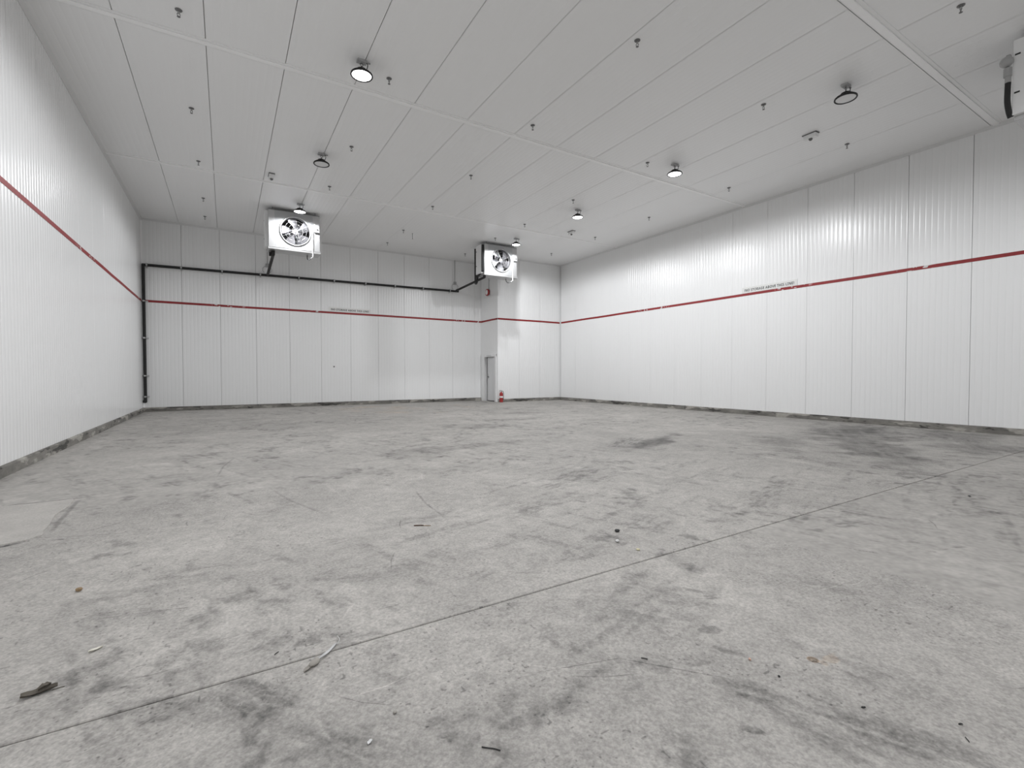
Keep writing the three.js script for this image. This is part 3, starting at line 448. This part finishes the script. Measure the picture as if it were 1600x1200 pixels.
// ---------------------------------------------------------------- alarm, extinguisher, wall hook
{
  const o = thing('alarm_sounder', 'round red alarm with white centre on the wall above the door', 'alarm', [XB, 4.71, -18.1]);
  obj('back_box', rbox(-0.05, -0.001, -0.1, 0.1, -0.1, 0.1, 0.012), M.red, o);
  obj('rim', lathe([[0.0, 0], [0.15, 0], [0.155, 0.02], [0.145, 0.045], [0.11, 0.05], [0.1, 0.044], [0, 0.044]].reverse(), 40).rotateZ(Math.PI / 2).translate(-0.05, 0, 0), M.red, o);
  obj('lens', lathe([[0, 0.08], [0.06, 0.075], [0.1, 0.06], [0.112, 0.03], [0, 0.03]], 32).rotateZ(Math.PI / 2).translate(-0.05, 0, 0), M.white, o);
  obj('conduit', [rod(V(-0.025, 0.09, 0.06), V(-0.025, H - 4.71 - 0.02, 0.06), 0.012), rod(V(-0.025, 0.5, 0.06), V(-0.002, 0.5, 0.06), 0.02)], M.grey, o);
}
{
  const o = thing('fire_extinguisher', 'red fire extinguisher standing on the floor beside the door', 'extinguisher', [9.86, 0, -17.17]);
  obj('cylinder', lathe([[0, 0], [0.068, 0], [0.075, 0.01], [0.075, 0.34], [0.07, 0.375], [0.045, 0.41], [0.022, 0.425], [0.02, 0.445], [0, 0.445]].reverse(), 32), M.red, o);
  obj('label_band', lathe([[0.0757, 0.19], [0.0757, 0.26]], 32), M.white, o);
  obj('valve', [cyl(0.018, 0.05, 14).translate(0, 0.465, 0), cyl(0.02, 0.012, 16).rotateX(Math.PI / 2).translate(0, 0.468, 0.024)], M.steel, o);
  obj('handle', [rbox(-0.012, 0.012, 0.485, 0.495, -0.03, 0.1, 0.004).rotateX(-0.25).translate(0, 0.0, 0), rbox(-0.012, 0.012, 0.465, 0.474, -0.02, 0.09, 0.004)], M.black, o);
  obj('hose', [tube([V(0.015, 0.465, 0), V(0.07, 0.46, 0.01), V(0.095, 0.38, 0.02), V(0.092, 0.24, 0.025), V(0.088, 0.16, 0.025)], 0.009), cyl(0.014, 0.06, 12, 0.009).translate(0.088, 0.13, 0.025)], M.blackRubber, o);
}
tag(obj('wall_hook', [cyl(0.028, 0.012, 16).rotateX(Math.PI / 2).translate(3.5, 1.47, ZB + 0.006), rod(V(3.5, 1.47, ZB), V(3.5, 1.46, ZB + 0.04), 0.008)], M.dull), 'small dark fixing on the far wall below the NO STORAGE sign', 'hook');

// ---------------------------------------------------------------- debris on the floor
const MD = { leaf: mat(lin(0.13, 0.115, 0.095), 0.8), bark: mat(lin(0.1, 0.06, 0.04), 0.8), dark: mat(lin(0.025), 0.7), pale: mat(lin(0.7, 0.68, 0.6), 0.6), white: mat(lin(0.75), 0.5), tan: mat(lin(0.3, 0.21, 0.12), 0.7), stone: mat(lin(0.35, 0.33, 0.3), 0.8), film: mat(lin(0.62), 0.35), yellow: mat(lin(0.6, 0.56, 0.36), 0.7), pink: mat(lin(0.62, 0.4, 0.32), 0.6) };
function pebble(r, sy, k) { const g = new THREE.IcosahedronGeometry(r, 2), p = g.attributes.position; for (let i = 0; i < p.count; i++) { const n = 0.75 + 0.5 * vn(p.getX(i) / r * 1.3 + k, p.getZ(i) / r * 1.3 + p.getY(i) / r + k * 3); p.setXYZ(i, p.getX(i) * n, p.getY(i) * n * sy, p.getZ(i) * n); } g.computeVertexNormals(); g.computeBoundingBox(); return g.translate(0, -g.boundingBox.min.y, 0); }
function scrap(L, W, curl, k, taper = 0.6) {   // an irregular bent flake with thickness
  const n = 12, m = 4, P = [], I = [];
  for (let s = 0; s < 2; s++) for (let i = 0; i <= n; i++) for (let j = 0; j <= m; j++) { const t = i / n, u = j / m * 2 - 1, w = W * 0.5 * Math.pow(Math.sin(Math.PI * (0.06 + 0.9 * t)), taper) * (0.75 + 0.5 * vn(t * 5 + k, s * 0 + j * 0 + (u > 0 ? 3 : 8))); const y = curl * (0.5 + 0.5 * Math.sin(t * 5 + k)) * 0.6 + curl * u * u * 0.8 + curl * 0.5 * vn(t * 6 + k, u * 2 + 5); P.push((t - 0.5) * L, y + (s ? 0 : 0.0012), u * w + L * 0.06 * Math.sin(t * 4 + k)); }
  const off = (n + 1) * (m + 1); for (let i = 0; i < n; i++) for (let j = 0; j < m; j++) { const q = i * (m + 1) + j; I.push(q, q + 1, q + m + 1, q + 1, q + m + 2, q + m + 1, off + q, off + q + m + 1, off + q + 1, off + q + 1, off + q + m + 1, off + q + m + 2); }
  const g = new THREE.BufferGeometry(); g.setAttribute('position', new THREE.Float32BufferAttribute(P, 3)); g.setIndex(I); g.computeVertexNormals(); g.computeBoundingBox(); return g.translate(0, -g.boundingBox.min.y, 0);
}
function twig(L, r, k) { const g = tube([V(-L / 2, r, 0), V(-L * 0.15, r * 1.3, L * 0.02 * k), V(L * 0.2, r * 1.2, -L * 0.015 * k), V(L / 2, r, L * 0.03)], r, 18, 7); g.computeBoundingBox(); return g.translate(0, -g.boundingBox.min.y, 0); }
function bit(name, g, m, x, z, turn, label, category = 'debris') { const o = tag(obj(name, g, m), label, category); o.position.set(x, 0.0004, z); o.rotation.y = turn; return o; }
{
  const lf = thing('dry_leaf', 'curled brown-grey dry leaf at the lower left of the floor', 'leaf', [-0.615, 0.0004, -2.415], 0.15);
  obj('blade', scrap(0.1, 0.04, 0.012, 2.3, 0.5), MD.leaf, lf); obj('curled_edge', scrap(0.04, 0.022, 0.012, 5.1).rotateY(0.6).translate(0.012, 0.007, -0.014), MD.leaf, lf); obj('stalk', twig(0.035, 0.0016, 1).translate(0.052, 0, 0.006), MD.leaf, lf);
}
bit('wood_chip', scrap(0.05, 0.018, 0.006, 1.1), MD.pale, -0.5, -2.67, 0.45, 'small pale wood chip above the dry leaf');
bit('pebble', pebble(0.015, 0.7, 3), MD.tan, -0.71, -3.45, 0.4, 'small tan stone on the floor at far left');
{ const t = thing('broken_stick', 'thin brown stick lying on the mid floor, centre', 'stick', [1.31, 0.0004, -3.53], -0.5); obj('stem', twig(0.075, 0.0045, 1).translate(-0.03, 0, 0), MD.bark, t); obj('splinter', twig(0.06, 0.0028, -1).translate(0.035, 0, 0.002), MD.tan, t); }
bit('stick', twig(0.062, 0.0019, 0.6), MD.dark, 0.71, -1.305, -0.75, 'straight dark stick at the bottom edge of the picture', 'stick');
{
  const t = thing('plastic_film_scrap', 'torn twisted strip of pale plastic film on the floor joint', 'plastic', [0.325, 0.0004, -2.1], 0.66);
  obj('strip', scrap(0.13, 0.014, 0.008, 0.7, 0.4).translate(0.045, 0, 0), MD.film, t); obj('crumpled_end', [pebble(0.017, 0.55, 9).scale(1.5, 1, 0.9).translate(-0.04, 0, 0.008), scrap(0.045, 0.02, 0.009, 4).translate(-0.075, 0, 0.012)], MD.stone, t); obj('thread', tube([V(0.1, 0.006, 0), V(0.125, 0.014, -0.008), V(0.135, 0.02, -0.03)], 0.0012, 10, 6), MD.film, t);
}
bit('paper_scrap', scrap(0.02, 0.012, 0.005, 3.3), MD.white, 0.385, -1.53, 0.7, 'tiny white paper scrap near the bottom edge');
bit('dark_chip', pebble(0.018, 0.55, 5), MD.dark, 2.52, -2.63, 0.2, 'small black lump above a white pebble beyond the joint');
bit('white_pebble', pebble(0.012, 0.8, 6), MD.white, 2.37, -2.47, 0, 'small white pebble just beyond the floor joint');
bit('foam_crumb', pebble(0.013, 0.4, 8), MD.yellow, 2.38, -2.28, 0, 'pale yellow crumb beside the floor joint');
bit('dark_chip', scrap(0.06, 0.02, 0.006, 6.2), MD.dark, 6.17, -1.61, 0.4, 'thin black chip on the floor at far right');
bit('pebble', pebble(0.006, 0.8, 11), MD.pink, 1.86, -1.155, 0, 'tiny pinkish pebble right of the shoe print');
bit('dark_chip', pebble(0.005, 0.7, 12), MD.dark, 1.855, -1.03, 0, 'tiny black speck below the pinkish pebble');
bit('dark_chip', scrap(0.016, 0.007, 0.003, 2.9), MD.dark, 1.94, -0.775, -0.6, 'small black flake right of the bottom centre');
bit('dark_chip', scrap(0.014, 0.006, 0.003, 4.9), MD.dark, 2.13, -0.565, -0.5, 'small black flake near the lower right corner');
bit('stick', twig(0.022, 0.0016, 1), MD.dark, 2.06, -0.53, 0.7, 'short dark twig at the lower right corner', 'stick');
bit('stick', twig(0.026, 0.0018, 0.5), MD.dark, 1.49, -1.39, -0.9, 'short dark twig right of the picture centre bottom', 'stick');
bit('stick', twig(0.024, 0.0017, -0.7), MD.dark, 0.17, -2.235, 0.8, 'short dark twig left of the plastic film', 'stick');
bit('pebble', pebble(0.007, 0.6, 15), MD.stone, 0.495, -1.62, 0, 'small grey pebble above the tiny paper scrap');

renderer.render(scene, camera);
